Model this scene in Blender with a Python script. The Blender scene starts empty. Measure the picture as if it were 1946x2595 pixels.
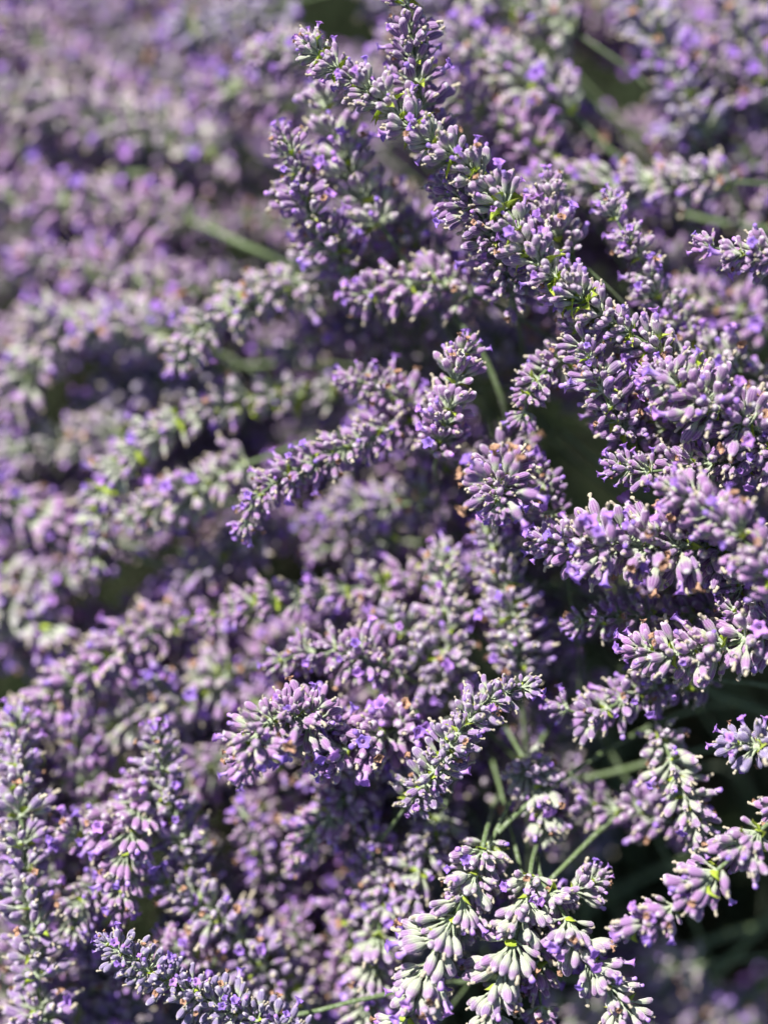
import bpy, math, random
import numpy as np
from mathutils import Vector, Matrix
random.seed(7); rng = np.random.default_rng(7)
SC = bpy.context.scene; COL = SC.collection
PI = math.pi

# ------------------------------------------------------------------ camera
CAM = Vector((0, 0, 0.62)); PITCH = math.radians(50); FOC = 0.38; FW = 0.166
R_ = Vector((1, 0, 0)); U_ = Vector((0, math.sin(PITCH), math.cos(PITCH))); F_ = Vector((0, math.cos(PITCH), -math.sin(PITCH)))
cd = bpy.data.cameras.new('camera'); cam = bpy.data.objects.new('camera', cd); COL.objects.link(cam)
cam.location = CAM; cam.rotation_euler = (PI/2-PITCH, 0, 0)
cd.sensor_fit = 'HORIZONTAL'; cd.sensor_width = 36; cd.lens = 36*FOC/FW
cd.clip_start = 0.01; cd.clip_end = 100
cd.dof.use_dof = True; cd.dof.focus_distance = FOC+0.002; cd.dof.aperture_fstop = cd.lens/22.0; cd.dof.aperture_blades = 0
SC.camera = cam
# ------------------------------------------------------------------ world and sun
to_sun = (R_*-0.38 + U_*0.62 - F_*0.62).normalized()
EL = math.asin(to_sun.z); AZ = math.atan2(to_sun.x, to_sun.y)
w = bpy.data.worlds.new('World'); SC.world = w; w.use_nodes = True
nt = w.node_tree; nt.nodes.clear()
sky = nt.nodes.new('ShaderNodeTexSky'); sky.sky_type = 'NISHITA'; sky.sun_disc = False
sky.sun_elevation = EL; sky.sun_rotation = AZ; sky.dust_density = 1.2
bg = nt.nodes.new('ShaderNodeBackground'); bg.inputs[1].default_value = 0.066
wo = nt.nodes.new('ShaderNodeOutputWorld')
nt.links.new(sky.outputs[0], bg.inputs[0]); nt.links.new(bg.outputs[0], wo.inputs[0])
ld = bpy.data.lights.new('sun', 'SUN'); ld.energy = 5.0; ld.angle = math.radians(0.5); ld.color = (1, .965, .91)
sun = bpy.data.objects.new('sun', ld); COL.objects.link(sun); sun.rotation_euler = to_sun.to_track_quat('Z', 'Y').to_euler()
SC.view_settings.view_transform = 'Standard'; SC.view_settings.look = 'None'
SC.view_settings.exposure = 1.0; SC.view_settings.gamma = 1; SC.view_settings.use_curve_mapping = False
SC.cycles.use_denoising = True; SC.cycles.max_bounces = 6; SC.cycles.transparent_max_bounces = 4

# ------------------------------------------------------------------ materials
class NB:
    def __init__(s, name):
        s.m = bpy.data.materials.new(name); s.m.use_nodes = True; s.t = s.m.node_tree; s.t.nodes.clear()
        s.out = s.t.nodes.new('ShaderNodeOutputMaterial')
    def n(s, ty, ins=None, **kw):
        o = s.t.nodes.new(ty)
        for k, v in kw.items(): setattr(o, k, v)
        for k, v in (ins or {}).items(): s.put(o.inputs[k], v)
        return o
    def put(s, sock, v):
        if isinstance(v, bpy.types.NodeSocket): s.t.links.new(v, sock)
        else: sock.default_value = v
    def math(s, op, a, b=0.0, c=0.0, clamp=False):
        o = s.n('ShaderNodeMath', operation=op, use_clamp=clamp)
        for i, v in enumerate((a, b, c)): s.put(o.inputs[i], v)
        return o.outputs[0]
    def mix(s, f, a, b, mode='MIX'):
        o = s.n('ShaderNodeMix', data_type='RGBA', blend_type=mode)
        s.put(o.inputs[0], f); s.put(o.inputs[6], c4(a)); s.put(o.inputs[7], c4(b))
        return o.outputs[2]
    def ramp(s, v, a, b):
        o = s.n('ShaderNodeMapRange', interpolation_type='SMOOTHSTEP')
        s.put(o.inputs[0], v); s.put(o.inputs[1], a); s.put(o.inputs[2], b); return o.outputs[0]
    def noise(s, co, scale, detail=2.0):
        return s.n('ShaderNodeTexNoise', {'Vector': co, 'Scale': scale, 'Detail': detail}).outputs[0]
    def bsdf(s, col, rough=.7, bump=None, bs=.3, sheen=0.0, trans=0.0, dist=0.0001, spec=.35, sheencol=(1, .95, 1, 1)):
        p = s.n('ShaderNodeBsdfPrincipled', {'Base Color': col, 'Roughness': rough, 'Specular IOR Level': spec})
        if sheen: s.put(p.inputs['Sheen Weight'], sheen); s.put(p.inputs['Sheen Roughness'], .45); s.put(p.inputs['Sheen Tint'], sheencol)
        if bump is not None:
            b = s.n('ShaderNodeBump', {'Height': bump, 'Strength': bs, 'Distance': dist}); s.put(p.inputs['Normal'], b.outputs[0])
        res = p.outputs[0]
        if trans:
            t = s.n('ShaderNodeBsdfTranslucent', {'Color': col}); mx = s.n('ShaderNodeMixShader', {0: trans, 1: res, 2: t.outputs[0]}); res = mx.outputs[0]
        s.t.links.new(res, s.out.inputs[0]); return s.m
def c4(v): return v if isinstance(v, bpy.types.NodeSocket) else (*v, 1)

def petal_uv(b):
    uv = b.n('ShaderNodeUVMap').outputs[0]; sp = b.n('ShaderNodeSeparateXYZ', {0: uv})
    u, t = sp.outputs[0], sp.outputs[1]
    fl = b.math('FLOOR', u); wn = b.n('ShaderNodeTexWhiteNoise', {'W': fl}, noise_dimensions='1D').outputs[0]
    oi = b.n('ShaderNodeObjectInfo')
    rnd = b.math('FRACT', b.math('ADD', wn, oi.outputs['Random']))
    oc = b.n('ShaderNodeTexCoord').outputs['Object']
    oc = b.n('ShaderNodeVectorMath', {0: oc, 1: b.n('ShaderNodeCombineXYZ', {0: b.math('MULTIPLY', rnd, 37.0)}).outputs[0]}, operation='ADD').outputs[0]
    c = b.n('ShaderNodeSeparateColor', {0: oi.outputs['Color']})
    return u, t, rnd, oc, c.outputs[0], c.outputs[1], c.outputs[2]

def mat_calyx():
    b = NB('calyx_felt'); u, t, rnd, oc, cg, cp, cb = petal_uv(b)
    r2 = b.math('FRACT', b.math('MULTIPLY', rnd, 7.31))
    fine = b.noise(oc, 7.0, 3.0); big = b.noise(oc, 1.1, 1.0)
    pur = b.mix(rnd, (.265, .090, .325), (.155, .060, .245))
    pur = b.mix(b.math('MULTIPLY', r2, .6), pur, (.085, .036, .095))
    pur = b.mix(b.n('ShaderNodeObjectInfo').outputs['Alpha'], pur, (.37, .125, .37))
    pur = b.mix(cb, pur, (.135, .110, .270))
    stripe = b.math('COSINE', b.math('MULTIPLY', u, 2*PI*11))
    stripe = b.ramp(b.math('ADD', stripe, b.math('MULTIPLY', b.math('SUBTRACT', fine, .5), 2.5)), -.3, 1.1)
    pur = b.mix(b.math('MULTIPLY', stripe, .42), pur, (.56, .41, .57))
    grn = b.mix(b.math('MULTIPLY', stripe, .5), (.330, .395, .230), (.56, .60, .50))
    e0 = b.math('ADD', b.math('MULTIPLY', cg, .55), b.math('MULTIPLY', b.math('SUBTRACT', b.math('ADD', big, r2), 1.0), .28))
    gf = b.n('ShaderNodeMapRange', interpolation_type='SMOOTHSTEP')
    b.put(gf.inputs[0], t); b.put(gf.inputs[1], b.math('ADD', e0, .02)); b.put(gf.inputs[2], b.math('ADD', e0, .42))
    col = b.mix(gf.outputs[0], grn, pur)
    col = b.mix(b.math('MULTIPLY', cp, .55), col, (.42, .37, .41))
    sp = b.ramp(b.noise(oc, 13.0, 2.0), .52, .72)
    col = b.mix(b.math('MULTIPLY', sp, .38), col, (.68, .60, .68))
    tip = b.math('MULTIPLY', b.ramp(t, .86, 1.0), b.math('ADD', .25, b.math('MULTIPLY', r2, .55)))
    col = b.mix(tip, col, (.70, .66, .66))
    h = b.math('ADD', b.math('MULTIPLY', stripe, .6), fine)
    return b.bsdf(col, .8, h, .55, sheen=.6, dist=.0002, trans=.06)
def mat_corolla():
    b = NB('corolla_petal'); u, t, rnd, oc, cg, cp, cb = petal_uv(b)
    col = b.mix(rnd, (.46, .21, .68), (.27, .16, .60)); col = b.mix(b.ramp(rnd, .45, 0.0), col, (.62, .30, .76))
    col = b.mix(b.ramp(t, .9, .1), col, (.66, .46, .80))
    f = b.noise(oc, 5.0); col = b.mix(b.math('MULTIPLY', b.ramp(f, .4, .7), .4), col, (.22, .10, .58))
    return b.bsdf(col, .55, f, .3, trans=.32, sheen=.15)
def mat_withered():
    b = NB('withered_petal'); u, t, rnd, oc, cg, cp, cb = petal_uv(b)
    f = b.noise(oc, 5.0, 3.0)
    cream = b.mix(f, (.28, .23, .16), (.66, .60, .47))
    brown = b.mix(b.ramp(f, .35, .65), (.20, .10, .06), (.62, .38, .25))
    col = b.mix(b.ramp(u, -.5, -.4), brown, cream)
    return b.bsdf(col, .8, f, .8, trans=.12, dist=.0003)
def mat_bract():
    b = NB('bract_leaf'); u, t, rnd, oc, cg, cp, cb = petal_uv(b)
    col = b.mix(rnd, (.55, .70, .07), (.52, .62, .12)); col = b.mix(b.ramp(t, .75, 1.0), col, (.50, .38, .17))
    v = b.ramp(b.math('ABSOLUTE', b.math('SUBTRACT', b.math('FRACT', u), .5)), .09, .0)
    col = b.mix(b.math('MULTIPLY', v, .4), col, (.50, .58, .22)); f = b.noise(oc, 4.0, 2.0)
    col = b.mix(b.math('MULTIPLY', f, .4), col, (.30, .42, .06))
    return b.bsdf(col, .6, f, .6, trans=.42, dist=.0002)
def mat_stem():
    b = NB('stem_green'); oc = b.n('ShaderNodeTexCoord').outputs['Object']
    f = b.noise(oc, 1200.0, 2.0); g = b.noise(oc, 60.0, 2.0)
    col = b.mix(g, (.075, .115, .040), (.11, .155, .06)); col = b.mix(b.math('MULTIPLY', b.ramp(f, .45, .7), .4), col, (.36, .40, .32))
    return b.bsdf(col, .65, f, .4, sheen=.1)
def mat_pedicel():
    b = NB('whorl_green'); oc = b.n('ShaderNodeTexCoord').outputs['Object']
    f = b.noise(oc, 5.0, 2.0)
    col = b.mix(b.ramp(f, .35, .7), (.22, .28, .16), (.46, .50, .38))
    return b.bsdf(col, .75, f, .5, sheen=.25, dist=.0002)
def mat_leaf():
    b = NB('leaf_grey_green'); oc = b.n('ShaderNodeTexCoord').outputs['Object']
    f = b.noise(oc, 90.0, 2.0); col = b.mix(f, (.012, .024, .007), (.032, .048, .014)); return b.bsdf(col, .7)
def mat_soil():
    b = NB('soil'); oc = b.n('ShaderNodeTexCoord').outputs['Object']
    f = b.noise(oc, 40.0, 8.0); col = b.mix(f, (.008, .006, .005), (.028, .020, .014)); return b.bsdf(col, .95, f, .8, dist=.01)
M = dict(calyx=mat_calyx(), corolla=mat_corolla(), withered=mat_withered(), bract=mat_bract(), stem=mat_stem(), ped=mat_pedicel(), leaf=mat_leaf(), soil=mat_soil())
MI = ['calyx', 'corolla', 'withered', 'bract', 'ped']

# ------------------------------------------------------------------ geometry pieces, in mm, growing along +Z
# a piece = (verts Nx3, list of faces, list of per-corner uv, material key)
def grid(rings, seg, close=True, mat='calyx', cap0=False, cap1=True, ts=None):
    V = np.array([p for r in rings for p in r], float); Fc = []; UV = []
    n = len(rings); ts = ts or [i/(n-1) for i in range(n)]
    for i in range(n-1):
        for j in range(seg if close else seg-1):
            k = (j+1) % seg
            Fc.append((i*seg+j, i*seg+k, (i+1)*seg+k, (i+1)*seg+j))
            u0, u1 = j/seg, (j+1)/seg
            UV.append(((u0, ts[i]), (u1, ts[i]), (u1, ts[i+1]), (u0, ts[i+1])))
    if cap1:
        Fc.append(tuple((n-1)*seg+j for j in range(seg))); UV.append(tuple((j/seg*.999, ts[-1]) for j in range(seg)))
    return [V, Fc, UV, mat]
def calyx_piece(L, wide, bend, kind):
    seg = 14; prof = [(0, .07), (.07, .13), (.2, .27), (.38, .42), (.56, .485), (.72, .47), (.84, .39), (.93, .27), (.985, .16), (1.0, .07)]
    if kind == 'open': prof = [(0, .07), (.07, .13), (.2, .26), (.38, .38), (.58, .43), (.76, .40), (.9, .34), (1.0, .33), (.985, .27), (.90, .2)]
    if kind == 'slim': prof = [(0, .07), (.1, .15), (.25, .25), (.45, .33), (.65, .37), (.8, .36), (.9, .32), (.97, .22), (1.0, .10)]
    rings = []
    ph = random.random()*6
    for t, r in prof:
        ring = []; wk = random.uniform(.92, 1.08)
        for j in range(seg):
            a = 2*PI*j/seg; rr = r*wk*wide*(1+(.11 if j % 2 else -.11)*min(1, r*3)+random.uniform(-.05, .05)+.09*math.sin(2*a+ph))
            ring.append((rr*math.cos(a)+bend*t*t*L*.2, rr*math.sin(a), t*L+(.05*L*math.sin(5*a) if kind == 'open' and .95 < t else 0)))
        rings.append(ring)
    p = grid(rings, seg, ts=[x[0] for x in prof]); return p
def corolla_piece(scale, spread):
    # a curved tube opening into a two-lobed upper lip and a three-lobed lower lip
    seg = 20; prof = [(-.4, .36, 0), (.5, .38, .02), (1.1, .46, .1), (1.5, .62, .2)]; rings = []; ts = [0, .3, .55, .72]
    for z, r, x in prof: rings.append([((r*math.cos(2*PI*j/seg)+x)*scale, r*math.sin(2*PI*j/seg)*scale, z*scale) for j in range(seg)])
    size = [1.15, .7, .75, .7, 1.15]; lift = [random.uniform(-.1, .9) for _ in range(5)]
    for q, (gr, up) in enumerate(((.45, .18), (.85, .22), (1.0, .1))):
        ring = []
        for j in range(seg):
            a = 2*PI*(j+.5)/seg; l = j//4; k = (.55, 1, 1, .55)[j % 4] if q else (.8, 1, 1, .8)[j % 4]
            rr = .62+spread*size[l]*gr*k*.62; zz = 1.5+up+lift[l]*gr*.55+random.uniform(-.07, .07)
            ring.append(((rr*math.cos(a)+.2)*scale, rr*math.sin(a)*scale, zz*scale))
        rings.append(ring)
    return grid(rings, seg, mat='corolla', cap1=False, ts=ts+[.82, .92, 1.0])
def corolla_bud_piece(s):
    seg = 8; prof = [(-.3, .42), (.3, .48), (.8, .62), (1.2, .58), (1.45, .3), (1.5, .05)]
    rings = [[((r*(1+.15*math.sin(2*2*PI*j/seg+z)))*math.cos(2*PI*j/seg)*s, r*math.sin(2*PI*j/seg)*s, z*s) for j in range(seg)] for z, r in prof]
    return grid(rings, seg, mat='corolla')
def stub_piece(s):
    seg = 7; prof = [(-.3, .34), (.25, .36), (.55, .24), (.9, .40), (1.25, .30), (1.35, .06)]
    bx, by = random.uniform(-.3, .3), random.uniform(-.3, .3)
    rings = [[(r*random.uniform(.6, 1.35)*math.cos(2*PI*j/seg)*s+bx*z*z*s*.5, r*random.uniform(.6, 1.35)*math.sin(2*PI*j/seg)*s+by*z*z*s*.5, (z+random.uniform(-.06, .06))*s) for j in range(seg)] for z, r in prof]
    p = grid(rings, seg, mat='withered'); return p
def crumple_piece(s):
    seg = 9; prof = [(-.3, .36), (.4, .40), (.8, .62), (1.15, .95), (1.2, 1.2)]
    rings = []
    for i, (z, r) in enumerate(prof):
        ring = []
        for j in range(seg):
            k = random.uniform(.55, 1.25) if i > 1 else random.uniform(.85, 1.15)
            ring.append((r*k*math.cos(2*PI*j/seg)*s, r*k*math.sin(2*PI*j/seg)*s, (z+(random.uniform(-.35, .5) if i > 2 else 0))*s))
        rings.append(ring)
    p = grid(rings, seg, mat='withered', cap1=False)
    p[2] = [tuple((u*.05-1.5, t) for u, t in f) for f in p[2]]; return p
def bract_piece(L, W, cup, thick=.12):
    # broad pointed leaf, base at origin, growing along +Z, concave towards -X (the axis side)
    nx, nz = 5, 7; V = []; Fc = []; UV = []
    for side in (0, 1):
        for i in range(nz):
            t = i/(nz-1); wd = W*math.sin(PI*min(1, (t*.93+.07))**.62)*.5+.03
            for j in range(nx):
                s = (j/(nx-1)-.5)*2
                x = cup*t*t*L*.5 - cup*.8*(s*s)*wd + (thick*(1-t*.7) if side else 0)+random.uniform(-.04, .04)
                V.append((x, s*wd, t*L))
    for side in (0, 1):
        o = side*nx*nz
        for i in range(nz-1):
            for j in range(nx-1):
                f = (o+i*nx+j, o+i*nx+j+1, o+(i+1)*nx+j+1, o+(i+1)*nx+j); uvs = ((j/(nx-1)*.98+.01, i/(nz-1)), ((j+1)/(nx-1)*.98+.01, i/(nz-1)), ((j+1)/(nx-1)*.98+.01, (i+1)/(nz-1)), (j/(nx-1)*.98+.01, (i+1)/(nz-1)))
                if side == 0: Fc.append(f[::-1]); UV.append(uvs[::-1])
                else: Fc.append(f); UV.append(uvs)
    o = nx*nz
    for i in range(nz-1):
        for j in (0, nx-1):
            Fc.append((i*nx+j, (i+1)*nx+j, o+(i+1)*nx+j, o+i*nx+j)); UV.append(((.02, .3),)*4)
    return [np.array(V, float), Fc, UV, 'bract']
def rod(a, b, r0, r1, seg=5, mat='ped'):
    a, b = Vector(a), Vector(b); q = (b-a).to_track_quat('Z', 'Y'); L = (b-a).length
    rings = []
    for t in (0, .5, 1):
        r = r0+(r1-r0)*t
        rings.append([tuple(a+q@Vector((r*math.cos(2*PI*j/seg), r*math.sin(2*PI*j/seg), t*L))) for j in range(seg)])
    return grid(rings, seg, mat=mat)
def xf(p, m, k=0):
    m = np.array(m); V = p[0]@m[:3, :3].T+m[:3, 3]
    uv = [tuple((u+k, t) for u, t in f) for f in p[2]] if k else p[2]
    return [V, p[1], uv, p[3]]
def mesh_from(pieces, name):
    V = np.concatenate([p[0] for p in pieces]); off = 0; Fc = []; UV = []; mi = []; keys = []
    for p in pieces:
        if p[3] not in keys: keys.append(p[3])
        Fc += [tuple(i+off for i in f) for f in p[1]]; UV += [c for f in p[2] for c in f]; mi += [keys.index(p[3])]*len(p[1]); off += len(p[0])
    me = bpy.data.meshes.new(name); me.from_pydata(V.tolist(), [], Fc)
    uv = me.uv_layers.new(name='UVMap'); uv.data.foreach_set('uv', np.array(UV, 'f').ravel())
    me.polygons.foreach_set('material_index', np.array(mi, 'i')); me.polygons.foreach_set('use_smooth', np.ones(len(mi), bool))
    for k in keys: me.materials.append(M[k])
    me.update(); return me

P = {}
P['calyx'] = [calyx_piece(random.uniform(4.3, 5.3), random.uniform(1.88, 2.28), random.uniform(-.6, .9), k) for k in ['shut']*6+['slim']*2+['open']*2]
P['corolla'] = [corolla_piece(1.15, s) for s in (.9, 1.2, 1.45)]+[corolla_bud_piece(.95), corolla_bud_piece(1.1)]
P['withered_corolla'] = [stub_piece(.95) for _ in range(4)]+[crumple_piece(.85) for _ in range(3)]
P['bract'] = [bract_piece(4.0, 4.0, .9), bract_piece(4.6, 3.6, 1.2), bract_piece(3.4, 3.6, .6)]
P['small_bract'] = [bract_piece(3.0, .8, .6), bract_piece(2.2, 1.0, .4), bract_piece(3.6, .5, .9)]
for p in P['small_bract']: p[3] = 'withered'
MESH = {k: [mesh_from([p], k) for p in v] for k, v in P.items()}
CL = [float(p[0][:, 2].max()) for p in P['calyx']]

def frame(d, roll=0.0):
    return d.to_track_quat('Z', 'X').to_matrix().to_4x4() @ Matrix.Rotation(roll, 4, 'Z')
def make_template(cls):
    """entries: (name, variant, matrix); plus pedicel pieces for the whorl's own mesh. Axis +Z towards the tip, mm."""
    ent = []; peds = []
    ph = random.random()*6.28
    peds.append(rod((0, 0, -.9), (0, 0, .9), .95, .8, 7))
    def bud(phi, al, ped, z, s, own=None):
        d = Vector((math.sin(al)*math.cos(phi), math.sin(al)*math.sin(phi), math.cos(al)))
        b0 = Vector((.5*math.cos(phi), .5*math.sin(phi), z)); b1 = b0+d*ped
        peds.append(rod(b0, b1+d*.25*s, .30, .26*s, 4))
        v = random.randrange(10); m = Matrix.Translation(b1)@frame(d, random.random()*6.28)@Matrix.Scale(s, 4)
        ent.append(('calyx', v, m))
        r = random.random(); tipm = m@Matrix.Translation((0, 0, CL[v]*.94))
        P_ = {'dense': (.10, .46, .10), 'mid': (.10, .38, .09), 'loose': (.08, .28, .06), 'tip': (.25, .2, .04)}[cls]
        if v >= 8 and r > .25: r = r*.4
        if r < P_[0]: ent.append(('corolla', random.randrange(3), tipm@Matrix.Rotation(random.uniform(-.3, .3), 4, 'X')))
        elif r < P_[0]+.05: ent.append(('corolla', 3+random.randrange(2), tipm))
        elif r < P_[0]+.05+P_[1]: ent.append(('withered_corolla', random.randrange(4), tipm@Matrix.Rotation(random.uniform(-.4, .4), 4, 'X')@Matrix.Scale(random.uniform(.85, 1.4), 4)))
        elif r < P_[0]+.05+P_[1]+P_[2]: ent.append(('withered_corolla', 4+random.randrange(3), tipm@Matrix.Rotation(random.uniform(-.5, .5), 4, 'X')))
    def ringof(n, al, dal, ped, z, s):
        p0 = random.random()*6.28
        for i in range(n):
            a = p0+2*PI*(i+random.uniform(-.28, .28))/n
            bud(a, math.radians(al+random.uniform(-dal, dal)), ped*random.uniform(.6, 1.3), z+random.uniform(-.5, .6), s*random.uniform(.74, 1.14))
    def br(al, L, n=2, kind='bract', off=0.0):
        for i in range(n):
            phi = ph+PI*i*2/n+random.uniform(-.35, .35); a = math.radians(al+random.uniform(-12, 12))
            m = Matrix.Rotation(phi, 4, 'Z')@Matrix.Translation((.7, 0, -.7+off))@Matrix.Rotation(a, 4, 'Y')@Matrix.Scale(L, 4)
            ent.append(('bract', random.randrange(3), m) if kind == 'bract' else ('small_bract', random.randrange(3), m))
    if cls == 'dense':       # reach about 8 mm
        ringof(9, 74, 16, 3.1, -.6, .97); ringof(7, 50, 14, 2.0, .5, .93); ringof(5, 28, 8, 1.6, .9, .78); ringof(4, 98, 10, 2.2, -1., .75)
        br(80, .6, 2); br(60, .7, 5, 's')
    elif cls == 'mid':       # reach about 6.5 mm
        ringof(8, 66, 17, 2.1, -.3, .95); ringof(5, 42, 13, 1.3, .6, .9); ringof(3, 92, 12, 1.5, -.8, .75)
        br(68, .7, 2); br(55, .7, 4, 's')
    elif cls == 'loose':     # reach about 7 mm, buds sweep forward in two fans
        for side in (0, PI):
            for i in range(6):
                bud(side+ph+(i-2.5)*.44+random.uniform(-.14, .14), math.radians(52-3*abs(i-2.5)+random.uniform(-10, 10)), 2.6*random.uniform(.7, 1.3), random.uniform(-.5, .6), random.uniform(.9, 1.05))
            for i in range(3):
                bud(side+ph+(i-1)*.7+random.uniform(-.2, .2), math.radians(30+random.uniform(-9, 9)), 1.7*random.uniform(.7, 1.3), random.uniform(.2, .9), random.uniform(.82, .95))
        bud(ph+PI/2, math.radians(74), 1.6, -.6, .8); bud(ph-PI/2, math.radians(74), 1.6, -.6, .8)
        br(44, .72, 2, off=-.3); br(45, .7, 4, 's')
    else:
        ringof(5, 34, 10, 1.2, 0, .85); ringof(3, 12, 8, 1.2, .6, .8); ringof(6, 62, 8, 1.4, -.8, .8)
        br(52, .5, 2)
    return ent, peds
REACH = {'dense': 8.2, 'mid': 6.8, 'loose': 7.2, 'tip': 5.4}
TPL = {}
for c in REACH:
    TPL[c] = []
    for k in range(7):
        ent, peds = make_template(c)
        core = mesh_from(peds, 'whorl')
        allp = list(peds)
        for i, (nm, v, m) in enumerate(ent): allp.append(xf(P[nm][v], m, (i*5+k) % 31+1 if not (nm == 'withered_corolla' and v > 3) else 0))
        TPL[c].append((ent, core, mesh_from(allp, 'whorl')))

# ------------------------------------------------------------------ placing
DZ = 1.8
def depth(dz): return (1.5*dz+.024*dz*abs(dz))/1000
def at(u, v, dz):
    d = FOC+depth(dz)
    k = FW*d/FOC/1659
    return CAM+F_*d+R_*((u-829.5)*k)+U_*(-(v-1106)*k)
def catmull(pts, n=14):
    q = [pts[0]*2-pts[1]]+pts+[pts[-1]*2-pts[-2]]; out = []
    for i in range(1, len(q)-2):
        for j in range(n):
            t = j/n; a, b, c, d = q[i-1], q[i], q[i+1], q[i+2]
            out.append(.5*((2*b)+(c-a)*t+(2*a-5*b+4*c-d)*t*t+(3*b-a-3*c+d)*t**3))
    out.append(pts[-1]); return out
def stem_mesh(path, r0, r1, name='stem'):
    seg = 6; V = []; Fc = []; n = len(path); up = Vector((.31, .52, .79))
    for i, p in enumerate(path):
        t = (path[min(i+1, n-1)]-path[max(i-1, 0)]).normalized(); a = t.cross(up).normalized(); b = t.cross(a)
        r = r0+(r1-r0)*min(1, i/(n*.3))
        for j in range(seg):
            an = 2*PI*j/seg; rr = r*(1.12 if j % 3 == 0 else .95); V.append(p+a*(rr*math.cos(an))+b*(rr*math.sin(an)))
    for i in range(n-1):
        for j in range(seg): Fc.append((i*seg+j, i*seg+(j+1) % seg, (i+1)*seg+(j+1) % seg, (i+1)*seg+j))
    me = bpy.data.meshes.new(name); me.from_pydata([tuple(v) for v in V], [], Fc); me.materials.append(M['stem'])
    me.polygons.foreach_set('use_smooth', np.ones(len(Fc), bool)); return me
def to_ground(p, t, step=.012):
    out = []; d = t.normalized(); dn = Vector((0, 0.05, -1)).normalized(); side = Vector((random.uniform(-.3, .3), random.uniform(-.2, .2), 0))
    for i in range(90):
        d = (d.lerp(dn+side*.6, .14)).normalized(); p = p+d*step; out.append(p.copy())
        if p.z < .004: break
    return out
def add(o, parent=None, basis=None):
    COL.objects.link(o)
    if parent is not None: o.parent = parent
    if basis is not None: o.matrix_basis = basis
    return o
#            green, pale, blue
HUES = dict(p=(.25, .06, .0, .15), l=(.72, .34, .0, .15), b=(.24, .14, .9, 0), k=(.14, .0, .15, .1), g=(.95, .38, .0, .1), m=(.28, .12, .0, .36), s=(.60, .38, .0, .15), v=(.32, .12, .4, 0))
def spike(label, pts, R, space, cls='mid', hue='p', group=None, detail=None, tip=True, ext=True, stemr=.44, seed=None, category='lavender spike', stempts=None, taper=.72, lime=0, limes=1.0):
    if seed is not None: random.seed(seed)
    P3 = [at(*p) for p in pts]; path = catmull(P3)
    acc = [0.0]
    for a, b in zip(path, path[1:]): acc.append(acc[-1]+(b-a).length)
    mid = pts[len(pts)//2]; mm = .1*(FOC+depth(mid[2]))/FOC/1000     # metres per photo pixel at the spike
    R_m, sp = R*1.06*mm, space*.70*mm; sc = R_m/REACH[cls]                      # scale template mm -> m
    if detail is None: detail = min(p[2] for p in pts) <= 14
    base = path[-1]
    root = bpy.data.objects.new('lavender_spike', None); root.empty_display_size = .005; root.location = base; COL.objects.link(root)
    root['label'] = label; root['category'] = category
    if group: root['group'] = group
    inv = Matrix.Translation(-base)
    # stem
    full = list(path)
    if stempts: full = catmull(P3+[at(*p) for p in stempts])
    if ext: full += to_ground(full[-1], full[-1]-full[-4])
    st = bpy.data.objects.new('stem', stem_mesh([p-base for p in full], stemr*.55*R_m/.0065*.001, stemr*R_m/.0065*.001)); add(st, root)
    # whorls
    L = acc[-1]; n = max(2, int(L/sp)); h = HUES[hue]
    def sample(s):
        for i in range(len(acc)-1):
            if acc[i+1] >= s:
                t = (s-acc[i])/max(1e-9, acc[i+1]-acc[i]); return path[i].lerp(path[i+1], t), (path[max(0, i-2)]-path[min(len(path)-1, i+3)]).normalized()
        return path[-1], (path[-3]-path[-1]).normalized()
    for k in range(n):
        s = (k+.35)/n*L+random.uniform(-.3, .3)*sp
        p, T = sample(max(0, s))
        c = 'tip' if (k == 0 and tip) else cls
        ent, core, joined = random.choice(TPL[c])
        f = taper+(1-taper)*min(1, k/(n*.4)); f *= random.uniform(.86, 1.12)
        scl = sc*f if c == cls else sc*f*1.1
        T = (T+Vector((random.gauss(0, .14), random.gauss(0, .14), random.gauss(0, .14)))).normalized()
        m = Matrix.Translation(p-base)@frame(T, random.random()*6.28)@Matrix.Scale(scl, 4)
        wo_ = bpy.data.objects.new('whorl', core if detail else joined); add(wo_, root, m)
        g = h[0]+random.uniform(-.16, .2); pl = h[1]+random.uniform(-.08, .12); wo_.color = (max(0, g), max(0, pl), h[2], max(0, min(1, h[3]+random.uniform(-.15, .15))))
        for q in range(lime if k else 1 if lime else 0):
            o = bpy.data.objects.new('bract', MESH['bract'][random.randrange(3)]); o.color = (.5, 0, 0, 1); o.parent = wo_
            o.matrix_basis = Matrix.Rotation(random.random()*6.28, 4, 'Z')@Matrix.Translation((1.6, 0, -1.3))@Matrix.Rotation(math.radians(random.uniform(50, 78)), 4, 'Y')@Matrix.Scale(limes*random.uniform(.85, 1.1), 4)
            COL.objects.link(o)
        if detail:
            for nm, v, em in ent:
                o = bpy.data.objects.new(nm if nm != 'small_bract' else 'bract', MESH[nm][v]); o.color = wo_.color
                o.parent = wo_; jm = em@Matrix.Rotation(random.uniform(-.12, .12), 4, 'X')@Matrix.Rotation(random.uniform(-.12, .12), 4, 'Y'); o.matrix_basis = jm if nm == 'calyx' else em; COL.objects.link(o)
    return root

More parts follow.
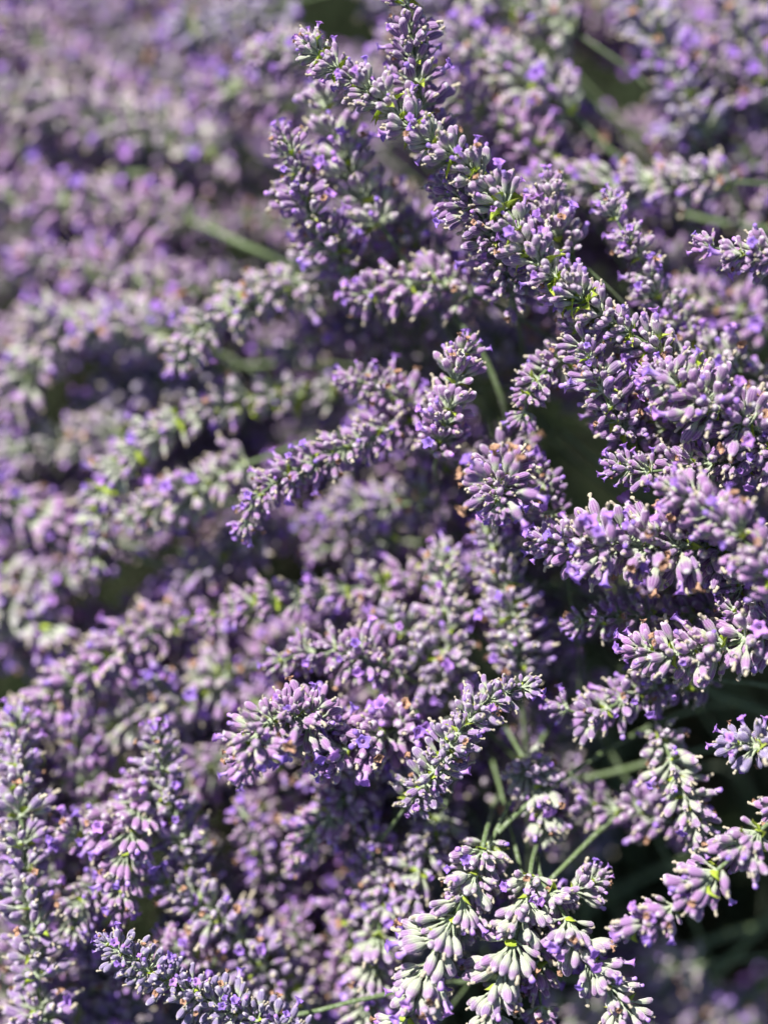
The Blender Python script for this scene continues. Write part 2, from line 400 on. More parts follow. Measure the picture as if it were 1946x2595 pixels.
# ------------------------------------------------------------------ ground and foliage below
me = bpy.data.meshes.new('soil_ground')
N = 40; gx = np.concatenate([np.linspace(-60, -1, 8), np.linspace(-.9, .9, N), np.linspace(1, 60, 8)]); V = []
for y in gx:
    for x in gx: V.append((x, y, random.uniform(-.006, .006) if abs(x) < 1 and abs(y) < 1.2 else 0))
n_ = len(gx); Fc = [(j*n_+i, j*n_+i+1, (j+1)*n_+i+1, (j+1)*n_+i) for j in range(n_-1) for i in range(n_-1)]
me.from_pydata(V, [], Fc); me.materials.append(M['soil']); g = bpy.data.objects.new('ground', me); g['kind'] = 'structure'; COL.objects.link(g)

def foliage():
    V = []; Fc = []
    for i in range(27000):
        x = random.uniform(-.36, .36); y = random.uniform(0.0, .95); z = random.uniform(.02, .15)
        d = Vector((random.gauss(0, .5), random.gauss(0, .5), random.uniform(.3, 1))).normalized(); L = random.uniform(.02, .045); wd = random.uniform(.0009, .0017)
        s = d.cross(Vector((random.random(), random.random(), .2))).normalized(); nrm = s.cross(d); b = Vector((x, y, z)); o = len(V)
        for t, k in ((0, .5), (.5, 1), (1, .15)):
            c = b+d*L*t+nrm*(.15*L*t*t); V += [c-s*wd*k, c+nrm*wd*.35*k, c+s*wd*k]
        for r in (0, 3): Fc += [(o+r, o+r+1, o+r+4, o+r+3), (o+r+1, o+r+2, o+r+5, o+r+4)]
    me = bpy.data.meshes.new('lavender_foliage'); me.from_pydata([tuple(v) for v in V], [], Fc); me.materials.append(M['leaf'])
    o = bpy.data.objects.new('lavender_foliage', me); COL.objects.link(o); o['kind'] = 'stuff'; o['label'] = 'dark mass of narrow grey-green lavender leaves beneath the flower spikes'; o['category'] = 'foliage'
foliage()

# ------------------------------------------------------------------ the spikes the photograph shows: label, points tip -> base (photo px at 1659 wide, depth), reach, spacing, class, hue
S = [
 # sharp ones
 ('long sunlit spike with lime green bracts running diagonally from the top, sharpest and longest', [(655,85,0),(720,140,0),(800,195,0),(880,265,0),(950,315,0),(1020,365,0),(1100,460,0),(1160,560,0),(1260,650,1),(1370,725,3),(1480,790,6),(1560,850,10)], 61, 60, 'loose', 's', dict(taper=.75, lime=4, limes=.95)),
 ('upright dark purple spike cut by the top edge, behind the diagonal spike tip', [(855,-190,4),(870,-60,4),(886,60,5),(900,180,6),(930,280,9),(965,370,12)], 62, 60, 'mid', 'k', {}),
 ('dense dark purple spike tucked under the long diagonal spike, brown crumpled flower below it', [(955,400,9),(1010,440,4),(1060,500,4),(1090,580,7),(1110,650,11)], 70, 46, 'dense', 'k', {}),
 ('short dark purple spike branching under the diagonal spike near its pale stem', [(1235,680,5),(1270,760,2),(1305,850,3),(1350,930,6),(1420,1010,10)], 60, 52, 'mid', 'k', {}),
 ('pale spike with upturned tip just right of the long diagonal spike', [(1190,385,8),(1185,450,8),(1205,510,8),(1240,570,10)], 62, 55, 'loose', 's', {}),
 ('slim spike with visible grey-green stem leaning beside the diagonal spike', [(1310,415,8),(1340,490,8),(1385,560,9),(1420,640,10),(1480,720,12),(1550,790,14)], 52, 62, 'loose', 's', {}),
 ('small open violet flower head poking in from the right edge, above all other spikes there', [(1530,530,-2),(1600,548,-2),(1670,552,-1),(1760,550,0)], 56, 60, 'loose', 'm', {}),
 ('thick dense purple spike with pink flower at its tip, entering at the right edge', [(1400,800,0),(1450,830,-1),(1530,870,-1),(1610,920,0),(1700,1000,2)], 88, 48, 'dense', 'p', {}),
 ('slender horizontal spike on a pale straight stem, below the thick purple spike', [(1315,1000,2),(1400,1018,1),(1500,1004,1),(1600,995,2),(1720,985,3)], 54, 56, 'mid', 'p', {}),
 ('soft lilac spike nearer than its neighbours, slightly out of focus, crossing the right edge', [(1440,1050,-5),(1520,1090,-6),(1590,1150,-7),(1650,1210,-7),(1720,1290,-7)], 76, 60, 'loose', 'm', {}),
 ('thick sharp horizontal purple spike with open lilac flowers hanging below it', [(1165,1165,1),(1240,1178,0),(1330,1180,0),(1430,1178,0),(1530,1182,1),(1620,1200,4)], 92, 48, 'dense', 'p', dict(seed=11)),
 ('round purple flower head pointing up at the viewer, orange dried petals on top', [(1078,1100,-2),(1080,1055,2),(1085,1010,9),(1100,985,18)], 76, 44, 'dense', 'p', dict(seed=5)),
 ('blunt spike with cream bud ends below the thick horizontal spike', [(1235,1345,8),(1310,1335,8),(1400,1330,8),(1490,1330,9),(1590,1330,10)], 56, 54, 'mid', 'p', {}),
 ('plump spike with radiating lilac buds on pale stem at lower right edge', [(1370,1400,1),(1440,1412,0),(1520,1405,0),(1600,1385,0),(1720,1340,2)], 72, 52, 'mid', 'm', dict(seed=21)),
 ('short spike with browned flower ends just above the plump radiating spike', [(1570,1310,1),(1630,1345,1),(1710,1400,2)], 56, 50, 'mid', 'p', {}),
 ('dark purple drooping spike under the plump radiating spike', [(1215,1530,8),(1280,1545,8),(1350,1510,9),(1440,1475,10),(1540,1470,12)], 62, 54, 'mid', 'k', {}),
 ('heavy curved spike head with glossy lilac buds, brightest thing in the lower left half', [(528,1660,-3),(548,1600,-3),(600,1550,-1),(660,1550,3),(715,1590,9),(780,1660,22)], 84, 50, 'dense', 'm', dict(seed=3)),
 ('narrow spike whose dark open tip points up right, in the centre of the lower half', [(1140,1482,1),(1070,1505,1),(1020,1550,1),(970,1615,2),(930,1680,4),(880,1740,8)], 58, 50, 'mid', 'v', {}),
 ('curving arm of small lilac spikelets with bright flecks, reaching from the centre to lower left', [(530,1135,9),(560,1070,9),(640,1020,9),(730,975,10),(810,940,11),(880,900,13)], 58, 46, 'mid', 'p', {}),
 ('purple spike tip behind the top of the curving arm', [(745,820,12),(810,835,12),(870,870,13),(930,930,15)], 66, 46, 'dense', 'p', {}),
 ('upright purple spike with separated whorls beside a bent green stem', [(1010,735,6),(990,800,6),(975,870,6),(955,940,8),(940,1010,11)], 64, 62, 'loose', 'm', dict(stempts=[(950,1050,24),(970,1090,44)])),
 ('small purple whorl with one hanging flower between the upright spike and the dark spike', [(1130,905,7),(1145,845,6),(1180,800,7),(1230,770,9)], 56, 50, 'mid', 'p', {}),
 ('large-budded spike with plump lilac calyces and cream stubs, alone at the lower right', [(1335,2015,-3),(1400,1995,-4),(1470,1945,-4),(1550,1880,-4),(1630,1805,-3),(1720,1730,-2)], 70, 86, 'loose', 'm', dict(seed=14, taper=.75, lime=1, limes=.75)),
 ('bluish spike tip with dried ends entering at the right edge over dark background', [(1580,1605,-1),(1650,1615,-1),(1740,1600,0)], 66, 56, 'mid', 'b', {}),
 ('pale whorled spike drooping to the bottom edge, leftmost and thickest of its cluster', [(850,2260,0),(900,2150,0),(940,2050,0),(990,1960,1),(1030,1880,3),(1050,1800,6)], 74, 76, 'loose', 'l', dict(taper=.8, seed=8, stempts=[(1068,1740,16),(1100,1660,34)])),
 ('pale drooping spike in the middle of the bottom cluster of three', [(1040,2270,1),(1070,2140,1),(1110,2030,1),(1140,1930,3),(1150,1860,6)], 71, 76, 'loose', 'l', dict(taper=.8, stempts=[(1170,1800,16),(1200,1720,34)])),
 ('drooping pale spike with long curved buds, right one of the bottom cluster', [(1390,2240,1),(1330,2150,1),(1260,2060,1),(1215,1970,2),(1170,1900,5)], 66, 74, 'loose', 'l', dict(taper=.8, stempts=[(1160,1820,14),(1170,1750,30)])),
 ('grey-lilac spike hanging above the bottom cluster, its tip pointing at a pale bud', [(1515,1830,8),(1495,1755,8),(1465,1690,8),(1445,1630,9),(1420,1570,12)], 62, 52, 'mid', 'l', {}),
 ('pale tuft of greenish buds on a thin stem above the bottom cluster', [(1185,1805,10),(1165,1740,10),(1150,1680,11),(1120,1620,14)], 66, 54, 'loose', 'g', {}),
 ('purple spike with buds hanging over the dark gap at the lower right', [(1190,1740,14),(1280,1745,14),(1370,1755,14),(1450,1770,15),(1540,1790,17)], 66, 60, 'loose', 'p', {}),
 ('tall bluish upright spike standing at the lower left edge', [(35,1540,9),(40,1660,8),(48,1790,7),(60,1930,7),(78,2080,7),(95,2290,9)], 74, 70, 'mid', 'v', {}),
 ('fan of lilac buds pointing left beside the tall bluish upright spike', [(125,1795,8),(190,1805,8),(260,1785,9),(330,1740,12)], 66, 54, 'loose', 'm', {}),
 ('drooping lilac spike ending in brown-edged buds above the bluish spike tip', [(255,1985,7),(268,1905,7),(275,1830,7),(300,1750,8),(340,1680,11)], 64, 58, 'loose', 'm', {}),
 ('bluish-violet spike tip with star-shaped open flowers near the bottom left', [(225,2035,1),(275,2065,1),(350,2115,2),(440,2160,3),(540,2200,4),(660,2250,6)], 60, 46, 'dense', 'b', dict(seed=31)),
 ('grey-green spike stub hanging between the tall bluish spike and the drooping lilac one', [(165,2030,8),(165,1970,8),(200,1920,9),(270,1870,12)], 56, 54, 'loose', 'l', {}),
 ('dusky upright spike rising behind the drooping lilac spike', [(338,1580,8),(352,1670,8),(380,1770,9),(415,1870,10),(440,1970,12)], 60, 52, 'mid', 'v', {}),
 ('dusky purple spike leaning right under the heavy curved head', [(350,1900,9),(430,1950,9),(510,2020,10),(590,2110,11),(670,2200,13)], 72, 54, 'mid', 'v', {}),
 ('lilac fan of buds beneath the dusky purple spike', [(335,2035,9),(400,2060,9),(470,2090,11)], 58, 54, 'loose', 'm', {}),
 ('small lilac spike hanging by the dark gap below the heavy head', [(635,1870,10),(680,1800,10),(725,1745,10),(790,1680,13)], 60, 54, 'loose', 'm', {}),
 ('pale lilac spike hanging to the bottom edge left of the bottom cluster', [(775,2290,9),(795,2160,9),(815,2040,9),(835,1920,10),(850,1800,13)], 66, 70, 'loose', 'l', {}),
 ('violet spike running behind the heavy curved head', [(600,1430,11),(690,1405,11),(780,1420,11),(870,1460,13)], 66, 48, 'dense', 'p', {}),
 ('star-like radiating spike right of the heavy curved head', [(700,1650,5),(770,1610,6),(840,1580,9),(900,1540,13)], 70, 58, 'loose', 'm', {}),
 ('purple spikelet with hanging flower in front of the dark area left of centre top', [(612,290,8),(635,350,8),(655,430,9),(700,510,11),(760,590,14)], 60, 50, 'mid', 'k', {}),
 ('greyish spike with starry whorls beside the purple spikelet', [(690,175,11),(715,260,11),(745,345,11),(785,430,12),(840,510,13)], 66, 74, 'loose', 'l', {}),
 ('murky spike with small green-grey buds below the round flower head', [(1040,1130,13),(1090,1240,13),(1110,1360,13),(1125,1490,15)], 66, 48, 'mid', 'v', {}),
 ('pale upright spike with soft buds left of the murky one', [(955,1180,14),(960,1290,14),(970,1400,14),(965,1500,16)], 66, 54, 'mid', 'l', {}),
 ('dim purple spikelet directly right of the round flower head', [(1160,1000,9),(1180,1060,9),(1200,1130,10)], 48, 46, 'mid', 'k', {}),
 ('purple spike stretching from under the round head into the centre', [(760,640,13),(850,620,13),(940,610,13),(1030,640,14)], 66, 52, 'mid', 'p', {}),
 ('lilac spike crossing the right edge beneath the pale slim spike', [(1290,900,9),(1370,880,9),(1470,930,9),(1560,960,11)], 60, 50, 'mid', 'p', {}),
 ('faded lilac spike behind the thick purple spike at the right', [(1440,740,13),(1520,760,12),(1590,800,12),(1690,850,14)], 66, 56, 'loose', 'l', {}),
 ('short violet spike at the right edge below the soft lilac spike', [(1590,1270,3),(1650,1250,2),(1730,1230,3)], 66, 52, 'mid', 'p', {}),
 ('violet spike in the shade between the two horizontal right-hand spikes', [(1400,1260,13),(1480,1270,13),(1580,1290,14),(1690,1320,16)], 64, 50, 'mid', 'k', {}),
 ('dusky spike in the middle of the picture with small dark buds', [(850,1330,14),(900,1410,14),(960,1480,15),(1040,1560,17)], 66, 50, 'mid', 'v', {}),
 # clearly blurred ones
 ('pink and green blurred spike lying level across the left centre', [(450,1340,16),(560,1300,16),(680,1280,16),(800,1268,17),(920,1258,18),(1010,1250,19)], 58, 66, 'loose', 'm', dict(lime=2)),
 ('whitish-green blurred spike arching down to the left with bright lime nodes', [(205,1230,18),(210,1130,18),(235,1040,18),(310,965,18),(400,905,18),(500,870,19),(620,855,20),(730,865,22)], 58, 74, 'loose', 'g', dict(lime=3)),
 ('pink-purple blurred spike whose buds hang near the left edge', [(190,1170,22),(110,1130,22),(30,1090,22),(-70,1050,23)], 70, 60, 'loose', 'm', {}),
 ('brownish-lilac blurred spike descending left towards the centre', [(385,785,16),(430,715,16),(520,660,16),(620,620,17),(730,590,18),(840,560,20)], 62, 50, 'mid', 'l', {}),
 ('magenta-tinted blurred spike with its bare green stem running right', [(-60,430,28),(60,430,28),(180,445,28),(310,460,28),(430,485,28)], 64, 56, 'mid', 'm', dict(stemr=.75, stempts=[(540,535,28),(650,585,29)])),
 ('blurred spike left of the level pale green stem near the top left', [(-190,330,34),(-80,350,34),(40,365,34),(150,376,34)], 70, 58, 'mid', 'p', dict(stemr=.9, stempts=[(260,377,33),(370,377,34)])),
 ('lilac blurred spike slanting in from the top left corner', [(-60,20,32),(50,80,32),(160,150,32),(280,220,32),(400,290,33)], 64, 54, 'mid', 'm', {}),
 ('hazy spike hanging from the top edge beside the corner one', [(120,-80,36),(190,-10,36),(250,70,36),(330,150,36),(420,210,36)], 68, 58, 'mid', 'v', {}),
 ('hazy lilac spike crossing from the left edge toward the middle top', [(-80,180,30),(50,220,30),(190,255,30),(320,290,30),(450,320,31),(560,350,32)], 74, 56, 'mid', 'l', {}),
 ('hazy violet spike below the crossing lilac one', [(-60,290,32),(60,320,32),(200,330,32),(330,350,32),(480,390,32)], 68, 56, 'mid', 'm', {}),
 ('blurred violet spike leaning down from the top edge left of centre', [(380,70,30),(450,60,30),(540,40,30),(640,0,31)], 66, 56, 'mid', 'b', {}),
 ('pale pinkish blurred spike just left of the tip of the long diagonal spike', [(525,120,20),(590,112,20),(660,130,20),(740,180,21)], 56, 56, 'loose', 'l', {}),
 ('blurred violet spike under the pale pinkish one', [(420,190,27),(500,190,27),(600,220,27),(700,260,27)], 64, 56, 'mid', 'p', {}),
 ('dusky blurred spike beneath the magenta-tinted spike', [(60,560,26),(160,580,26),(270,605,26),(380,625,26),(500,640,27)], 68, 54, 'mid', 'p', {}),
 ('pinkish blurred spike right of the magenta-tinted spike', [(450,480,32),(520,470,32),(600,480,32),(690,500,32)], 56, 54, 'mid', 'm', {}),
 ('grey-green blurred spike near the left edge above the dark hollow', [(80,680,24),(170,700,24),(270,710,24),(370,720,24),(470,760,25)], 72, 60, 'loose', 'g', {}),
 ('greyish blurred spike hugging the left edge', [(30,900,24),(50,830,24),(90,760,24),(140,690,25)], 70, 58, 'mid', 'l', {}),
 ('blue-grey blurred spike in the centre left', [(190,870,28),(290,850,28),(400,810,28),(520,790,28)], 74, 58, 'mid', 'b', {}),
 ('greenish blurred spike lying above the pink-purple one at the left', [(0,980,26),(90,960,26),(190,950,26),(290,930,27)], 70, 60, 'loose', 'g', {}),
 ('dark lilac blurred spike below the whitish-green arching one', [(270,1130,17),(350,1090,17),(440,1050,17),(540,1000,18)], 68, 52, 'mid', 'l', {}),
 ('small blurred spike with green stem coming from the left edge', [(190,1230,22),(120,1250,22),(40,1240,23),(-60,1210,24)], 56, 58, 'loose', 'l', {}),
 ('pale green blurred spike with splayed buds at the left edge', [(130,1400,17),(85,1350,17),(20,1330,18),(-70,1300,19)], 72, 60, 'loose', 'g', {}),
 ('diagonal lilac blurred spike climbing from the lower left edge', [(-20,1590,13),(60,1550,13),(140,1490,13),(220,1430,13),(310,1370,14),(400,1340,16)], 66, 50, 'mid', 'm', {}),
 ('lilac blurred spike parallel to and under the climbing diagonal one', [(160,1640,15),(240,1580,15),(330,1530,15),(420,1490,15),(520,1450,16)], 74, 52, 'mid', 'l', {}),
 ('blurred violet spike just left of the heavy curved head', [(330,1720,16),(400,1680,16),(470,1640,16),(540,1600,17)], 66, 54, 'mid', 'p', {}),
 ('pale blurred spike behind the upper middle of the long diagonal spike', [(950,60,22),(1030,110,22),(1110,160,22),(1200,210,22),(1250,260,23)], 74, 58, 'loose', 'l', dict(stemr=.75, stempts=[(1300,310,24),(1370,370,25)])),
 ('lilac blurred spike between the diagonal spike and the pale one', [(960,200,20),(1040,240,20),(1120,290,20),(1190,360,21)], 68, 56, 'mid', 'm', {}),
 ('level lilac blurred spike with pale centre reaching the right edge', [(1140,390,19),(1250,395,19),(1370,400,19),(1490,395,19),(1600,392,20)], 64, 60, 'loose', 'l', {}),
 ('violet blurred spike hanging at the top right, blue flowers on it', [(1330,-60,24),(1390,30,24),(1440,120,24),(1480,210,24),(1530,300,25)], 68, 54, 'mid', 'b', {}),
 ('violet blurred spike in the top right corner', [(1560,-40,26),(1600,50,26),(1640,140,26),(1690,230,26)], 72, 54, 'mid', 'v', {}),
 ('dim purple blurred spike under the top right corner one', [(1530,200,29),(1570,270,29),(1620,340,29),(1690,400,29)], 68, 54, 'mid', 'k', {}),
 ('pale blurred spike along the top edge right of the upright dark spike', [(960,-40,24),(1060,-10,24),(1160,30,24),(1260,80,24)], 68, 56, 'mid', 'l', {}),
 ('lilac blurred spike along the right edge below the small open flower head', [(1420,640,20),(1510,650,20),(1600,680,20),(1700,720,20)], 64, 54, 'mid', 'm', {}),
 ('purple blurred spike in shade under the middle of the diagonal spike', [(820,430,18),(880,480,18),(930,550,18),(970,640,19)], 66, 52, 'mid', 'k', {}),
 ('dusky violet blurred spike in the shaded middle', [(620,760,24),(700,720,24),(790,690,24),(880,680,24)], 66, 54, 'mid', 'k', {}),
 ('dark blurred spike in the shade below the curving arm', [(700,1110,21),(780,1100,21),(870,1090,21),(960,1090,22)], 66, 54, 'mid', 'v', {}),
 ('faint greenish blurred spike between the dark gap and the centre', [(690,1190,22),(780,1170,22),(870,1160,22)], 60, 54, 'mid', 'l', {}),
 ('faint blurred spike in the dark bottom right corner', [(1390,2130,34),(1470,2150,34),(1550,2190,34),(1650,2240,34)], 62, 56, 'mid', 'v', {}),
 ('faint grey blurred spike behind the large-budded spike', [(1400,2060,30),(1460,2090,30),(1540,2080,30)], 60, 56, 'mid', 'l', {}),
 ('faint blurred spike at the bottom behind the pale cluster', [(1190,2160,30),(1270,2190,30),(1350,2240,30)], 56, 56, 'mid', 'l', {}),
 ('greyish spike squeezed behind the top of the bottom cluster, buds overlapping it', [(985,2080,5),(1000,1980,5),(1035,1880,6),(1070,1800,8)], 66, 62, 'mid', 'l', {}),
 ('lilac spike filling the space behind the two pale drooping spikes at the bottom', [(1170,2190,6),(1160,2090,6),(1150,1990,6),(1130,1900,8)], 64, 60, 'mid', 'm', {}),
 ('pale spike behind the right one of the bottom cluster, bluish bud on top', [(1290,1900,5),(1240,1925,5),(1190,1960,6),(1140,2000,8)], 58, 60, 'loose', 'l', {}),
 ('dusky spike low in the gap left of the pale bottom cluster', [(880,1990,12),(900,1900,12),(930,1820,13),(960,1740,15)], 62, 56, 'mid', 'v', {}),
]
ROOTS = []
for i, (lab, pts, R, sp_, cls, hue, kw) in enumerate(S):
    kw = dict(kw); kw.setdefault('seed', 100+i)
    if max(p[0] for p in pts) < 860 and min(p[2] for p in pts) > 4 : pts = [(u, v, dz*(1.35 if pts[0][1] > 1300 else 1.1)) for u, v, dz in pts]
    ROOTS.append(spike(lab, pts, R, sp_, cls, hue, **kw))

# ------------------------------------------------------------------ spikes half hidden beneath: deeper layer, zone by zone
GAPS = [(700,50,90),(440,435,75),(300,420,60),(10,1500,80),(150,865,60),(255,1245,50),(490,1830,35),(1450,1560,140),(1260,1010,130),(1150,2120,90),(1570,1970,150),(1620,1500,100),(650,1230,50),(1380,1650,110),(1330,1870,70),(1250,180,60),(90,2010,50),(330,1900,60),(1600,1950,160),(1300,1420,60)]
ZONES = [ # u0,v0,u1,v1, dz range, direction (tip->base), count, label, group
 (-80,-60,760,560,(44,62),(1,.15),26,'violet haze of a lavender spike half hidden beneath others at the upper left','hidden spikes, upper left'),
 (-80,560,760,1150,(34,50),(1,-.2),24,'dim lavender spike half hidden beneath the blurred ones of the left middle','hidden spikes, left middle'),
 (-80,1150,760,1600,(24,38),(1,-.3),26,'dim lavender spike half hidden between the climbing lilac spikes at the left','hidden spikes, lower left middle'),
 (-80,1600,900,2260,(16,30),(.3,1),44,'shaded lavender spike half hidden under the drooping ones at the lower left','hidden spikes, lower left'),
 (760,-60,1700,700,(28,44),(1,.5),38,'shaded lavender spike half hidden behind the long diagonal spike at the upper right','hidden spikes, upper right'),
 (760,600,1250,1100,(22,34),(.8,.4),13,'dark purple lavender spike in the shade around the upright separated spike','hidden spikes, centre'),
 (1250,850,1700,1350,(26,38),(1,.2),7,'dark lavender spike in shade behind the horizontal spikes at the right','hidden spikes, right'),
 (700,1150,1250,1800,(20,32),(.3,.9),18,'murky lavender spike in the shade around the narrow centre spike','hidden spikes, lower centre'),
 (900,1650,1680,2260,(34,54),(.7,-.6),14,'faint lavender spike deep in the dark below the bottom cluster','hidden spikes, bottom right'),
]
# single florets that stand out in the photograph: (spike, foot u, v, depth, towards u, v, depth, kind)
FLO = [(10,1318,1198,-3,-.25,1,-.2,'pink'),(10,1468,1212,-3,.02,1,-.2,'pink'),(10,1290,1202,-3,-.7,.8,-.2,'pink'),(10,1290,1172,-4,-.5,-.9,-.4,'open'),(10,1322,1172,-4,-.15,-1,-.4,'open'),(10,1300,1180,-6,-.3,-.7,-1,'open'),(10,1500,1215,-3,.1,1,-.3,'dry'),
 (11,1090,1020,-5,.25,-1,-.3,'dry'),(11,1102,1030,-6,.35,-.8,-.6,'dry'),(11,1070,1022,-4,-.05,-1,-.2,'dry'),(11,1045,1040,-5,-1,-.35,-.3,'dry'),(11,1045,1075,-5,-.9,.5,-.4,'dry'),(11,1120,1060,-5,1,.3,-.4,'open'),(11,1050,1030,-6,-.8,-.8,-.6,'open'),(11,1100,1085,-6,.6,.9,-.4,'open'),
 (16,640,1570,-4,-.2,.6,-.8,'dry'),(16,560,1620,-4,.9,.3,-.5,'open'),(16,575,1600,-4,.9,.0,-.6,'open'),(16,545,1640,-4,-.7,.8,-.3,'open'),(16,690,1590,-1,.5,.5,-.6,'open'),
 (22,1385,2000,-6,-1,.35,-.2,'open'),(22,1380,1990,-6,-1,.05,0,'stub'),(22,1440,1965,-6,-1,-.1,-.1,'stub'),(22,1530,1890,-6,-1,-.2,-.1,'stub'),(22,1560,1880,-6,.2,1,-.2,'stub'),
 (6,1600,548,-3,-1,-.05,0,'pink'),(7,1460,830,-4,-1,-.5,-.2,'pink'),(7,1480,890,-4,-1,.1,-.3,'pink'),(7,1590,860,-4,-.1,-.6,-1,'open')]
for n_f, (i, u, v, dz, du, dv, dd, kind) in enumerate(FLO):
    random.seed(3000+n_f); root = ROOTS[i]; k_ = FW/1659
    d = (R_*du-U_*dv+F_*dd).normalized(); p = at(u, v, dz)-root.location; sc = .00096
    m = Matrix.Translation(p)@frame(d, random.random()*6.28)@Matrix.Scale(sc, 4); vv = random.randrange(6); h = HUES[S[i][5]]
    c = bpy.data.objects.new('calyx', MESH['calyx'][vv]); c.color = (h[0], h[1], h[2], h[3]); add(c, root, m)
    tm = m@Matrix.Translation((0, 0, CL[vv]*.94))
    if kind in ('open', 'pink'): add(bpy.data.objects.new('corolla', MESH['corolla'][random.randrange(3)]), root, tm@Matrix.Scale(1.25 if kind == 'pink' else 1.05, 4))
    else: add(bpy.data.objects.new('withered_corolla', MESH['withered_corolla'][random.randrange(4) if kind == 'stub' else 4+random.randrange(3)]), root, tm@Matrix.Scale(1.5, 4))
zi = 0; HID = []
for (u0, v0, u1, v1, dr, dv, cnt, lab, grp) in ZONES:
    zi += 1; random.seed(500+zi); done = 0; tries = 0; cells = []
    while done < cnt and tries < cnt*30:
        tries += 1
        u, v = random.uniform(u0, u1), random.uniform(v0, v1)
        if any((u-a)**2+(v-b)**2 < r*r for a, b, r in GAPS): continue
        if any((u-a)**2+((v-b)*1.5)**2 < 70**2 for a, b in cells): continue
        a = math.atan2(dv[1], dv[0])+random.gauss(0, .2); L = random.uniform(240, 420); dz = random.uniform(*dr)
        if any((u+math.cos(a)*L*t-x)**2+(v+math.sin(a)*L*t-y)**2 < (r*.9+25)**2 for x, y, r in GAPS for t in (-.5, -.25, 0, .25, .5)): continue
        cells.append((u, v)); done += 1
        pts = []
        bw = random.choice((-1, 1))*30
        for k, t in enumerate((-.5, -.15, .2, .5)):
            bow = t*t*bw
            pts.append((u+math.cos(a)*L*t-math.sin(a)*bow, v+math.sin(a)*L*t+math.cos(a)*bow, dz+t*random.uniform(0, 12)))
        hue = random.choice('kpvmklm' if zi in (1, 2, 3) else 'ppmlvkbk')  # extra dark purple picks put shade into the colour of half-hidden spikes
        HID.append((spike(lab, pts, random.uniform(56, 74), random.uniform(48, 60), random.choice(('mid', 'mid', 'loose', 'dense')), hue, group=grp, detail=False), u, v, hue))

HUEWORD = dict(p='purple', m='mauve', l='greyish-lilac', v='dusky violet', k='dark purple', b='bluish', s='grey-mauve', g='greenish')
MARK = {0: 'long diagonal spike', 1: 'upright dark spike at the top edge', 6: 'small open flower head at the right edge', 7: 'thick dense purple spike', 8: 'slender horizontal spike', 10: 'thick horizontal purple spike',
 11: 'round flower head', 13: 'plump radiating spike', 15: 'drooping dark purple spike', 16: 'heavy curved head', 17: 'narrow centre spike', 18: 'curving arm of small spikelets', 20: 'upright purple spike by the bent stem',
 22: 'large-budded spike', 24: 'pale bottom cluster', 29: 'purple spike over the dark gap', 30: 'tall bluish spike', 32: 'drooping lilac spike', 33: 'bluish-violet spike tip', 36: 'leaning dusky purple spike', 38: 'small hanging lilac spike', 39: 'pale spike at the bottom edge',
 41: 'star-like radiating spike', 42: 'purple spikelet', 44: 'murky spike with small buds', 53: 'level pink and green spike', 54: 'arching whitish-green spike', 55: 'pink-purple spike at the left edge', 56: 'brownish-lilac spike',
 57: 'magenta-tinted spike', 58: 'spike by the level green stem', 59: 'spike from the top left corner', 61: 'crossing lilac spike', 67: 'dusky spike under the magenta one', 69: 'grey-green spike at the left', 71: 'blue-grey spike', 74: 'stubby spike at the left edge', 76: 'climbing diagonal spike',
 79: 'pale spike behind the diagonal one', 81: 'level lilac spike at the right', 82: 'violet spike at the top right', 83: 'top right corner spike', 86: 'lilac spike under the small open head', 92: 'faint spike in the bottom right corner'}
def centre(i): q = S[i][1]; return q[len(q)//2][0], q[len(q)//2][1]
USED = set()
for root, u, v, hue in HID:
    near = sorted(MARK, key=lambda i: math.hypot(centre(i)[0]-u, centre(i)[1]-v))
    done_ = False
    for i in near[:5]:
        cx, cy = centre(i); dx, dy = u-cx, v-cy
        side = ('above' if dy < 0 else 'below') if abs(dy) > abs(dx) else ('left of' if dx < 0 else 'right of')
        for word in ('half-hidden', 'shaded', 'deep-lying'):
            lab = f'{word} {HUEWORD[hue]} spike {side} the {MARK[i]}'
            if lab not in USED: done_ = True; break
        if done_: break
    USED.add(lab); root['label'] = lab
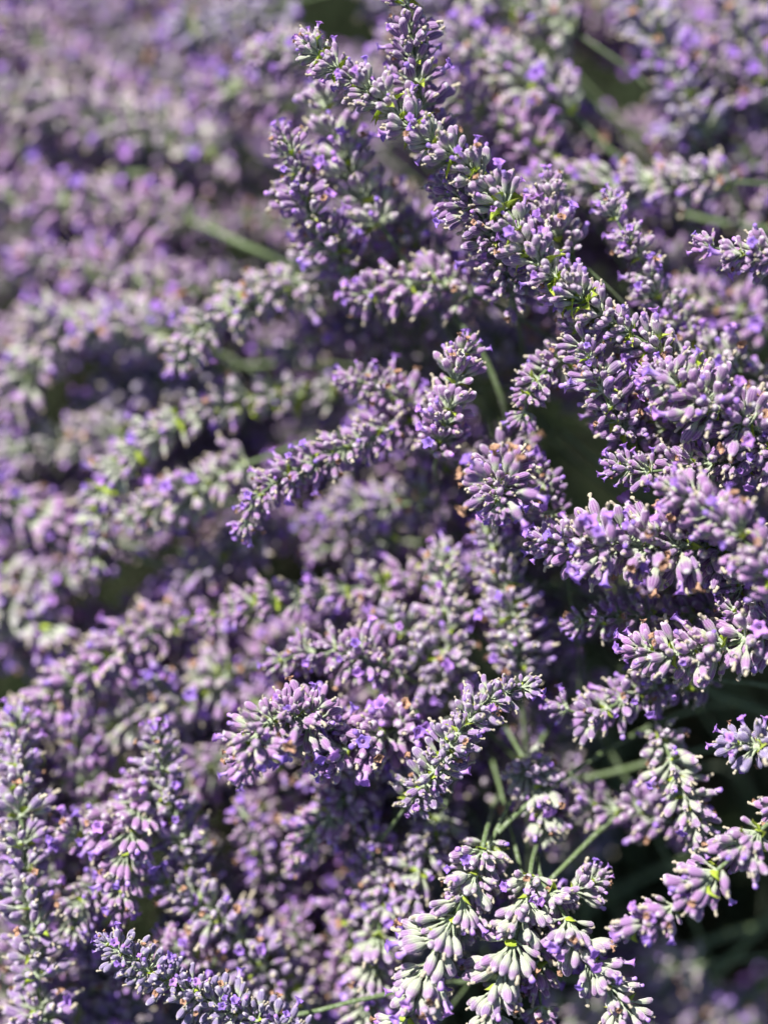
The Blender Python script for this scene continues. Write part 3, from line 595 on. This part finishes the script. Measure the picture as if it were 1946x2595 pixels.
# ------------------------------------------------------------------ bare stems seen in the gaps
ST = [
 ('bent dark green stem passing right of the upright separated spike', [(970,670,14),(1040,760,15),(1080,850,16),(1100,910,18)], 1.6),
 ('dark green stem crossing the gap right of the round flower head', [(1210,930,22),(1290,1000,23),(1370,1060,24),(1460,1110,26)], 1.8),
 ('second dark green stem in the gap, under the first', [(1150,900,28),(1260,1010,28),(1380,1100,29)], 1.8),
 ('blurred green stem crossing the dark wedge at the top right', [(1180,130,28),(1260,200,28),(1330,260,29),(1430,330,31)], 2.0),
 ('pale green stem rising between the bottom cluster and its tuft', [(1075,1800,8),(1120,1755,9),(1170,1715,10)], 1.4),
 ('green stem rising right of the bottom cluster', [(1180,1910,7),(1230,1860,8),(1290,1800,11)], 1.3),
 ('olive stem slanting in the dark at the middle right', [(1220,1690,20),(1320,1670,21),(1430,1640,22)], 1.6),
 ('dark olive stem sweeping up in the bottom right corner', [(1480,2190,34),(1570,2080,34),(1680,1960,35)], 2.6),
 ('broad dark green blade in the bottom right corner', [(1560,2230,38),(1640,2130,38),(1720,2050,38)], 3.0),
 ('level dark green stem under the large-budded spike', [(1320,2100,32),(1450,2060,32),(1600,2010,33)], 2.2),
 ('green stem crossing the dark at the far lower right', [(1230,1990,36),(1380,1900,36),(1560,1830,37)], 2.4),
 ('pale green stem curving along the bottom edge', [(560,2200,7),(660,2190,7),(760,2165,8)], 1.3),
 ('green stem between the left edge and the lime-noded spike', [(270,1190,24),(330,1215,24),(400,1240,25)], 2.0),
 ('dark green stem in the hollow at the left', [(200,590,34),(300,650,34),(400,700,34)], 2.2),
 ('olive stem in the dark behind the right plump spike', [(1440,1450,26),(1540,1500,26),(1650,1540,27)], 2.2),
 ('thin green stem leaving the diagonal spike toward lower right', [(1225,545,9),(1260,575,9),(1300,610,10),(1340,650,12)], 1.3),
 ('green stem in the shade at the right edge', [(1440,450,26),(1550,480,26),(1690,500,26)], 2.2),
]
for i, (lab, pts, r) in enumerate(ST):
    random.seed(900+i); p3 = catmull([at(*p) for p in pts]); p3 += to_ground(p3[-1], p3[-1]-p3[-4]); b = p3[-1]
    # carry the other end on a little so that it leaves from under other spikes
    o = bpy.data.objects.new('flower_stalk', stem_mesh([p-b for p in p3], r*.00045, r*.00045, 'flower_stalk')); o.location = b
    COL.objects.link(o); o['label'] = lab; o['category'] = 'stem'; o['group'] = 'bare stems seen in the gaps'
print('OBJ', len(bpy.data.objects))
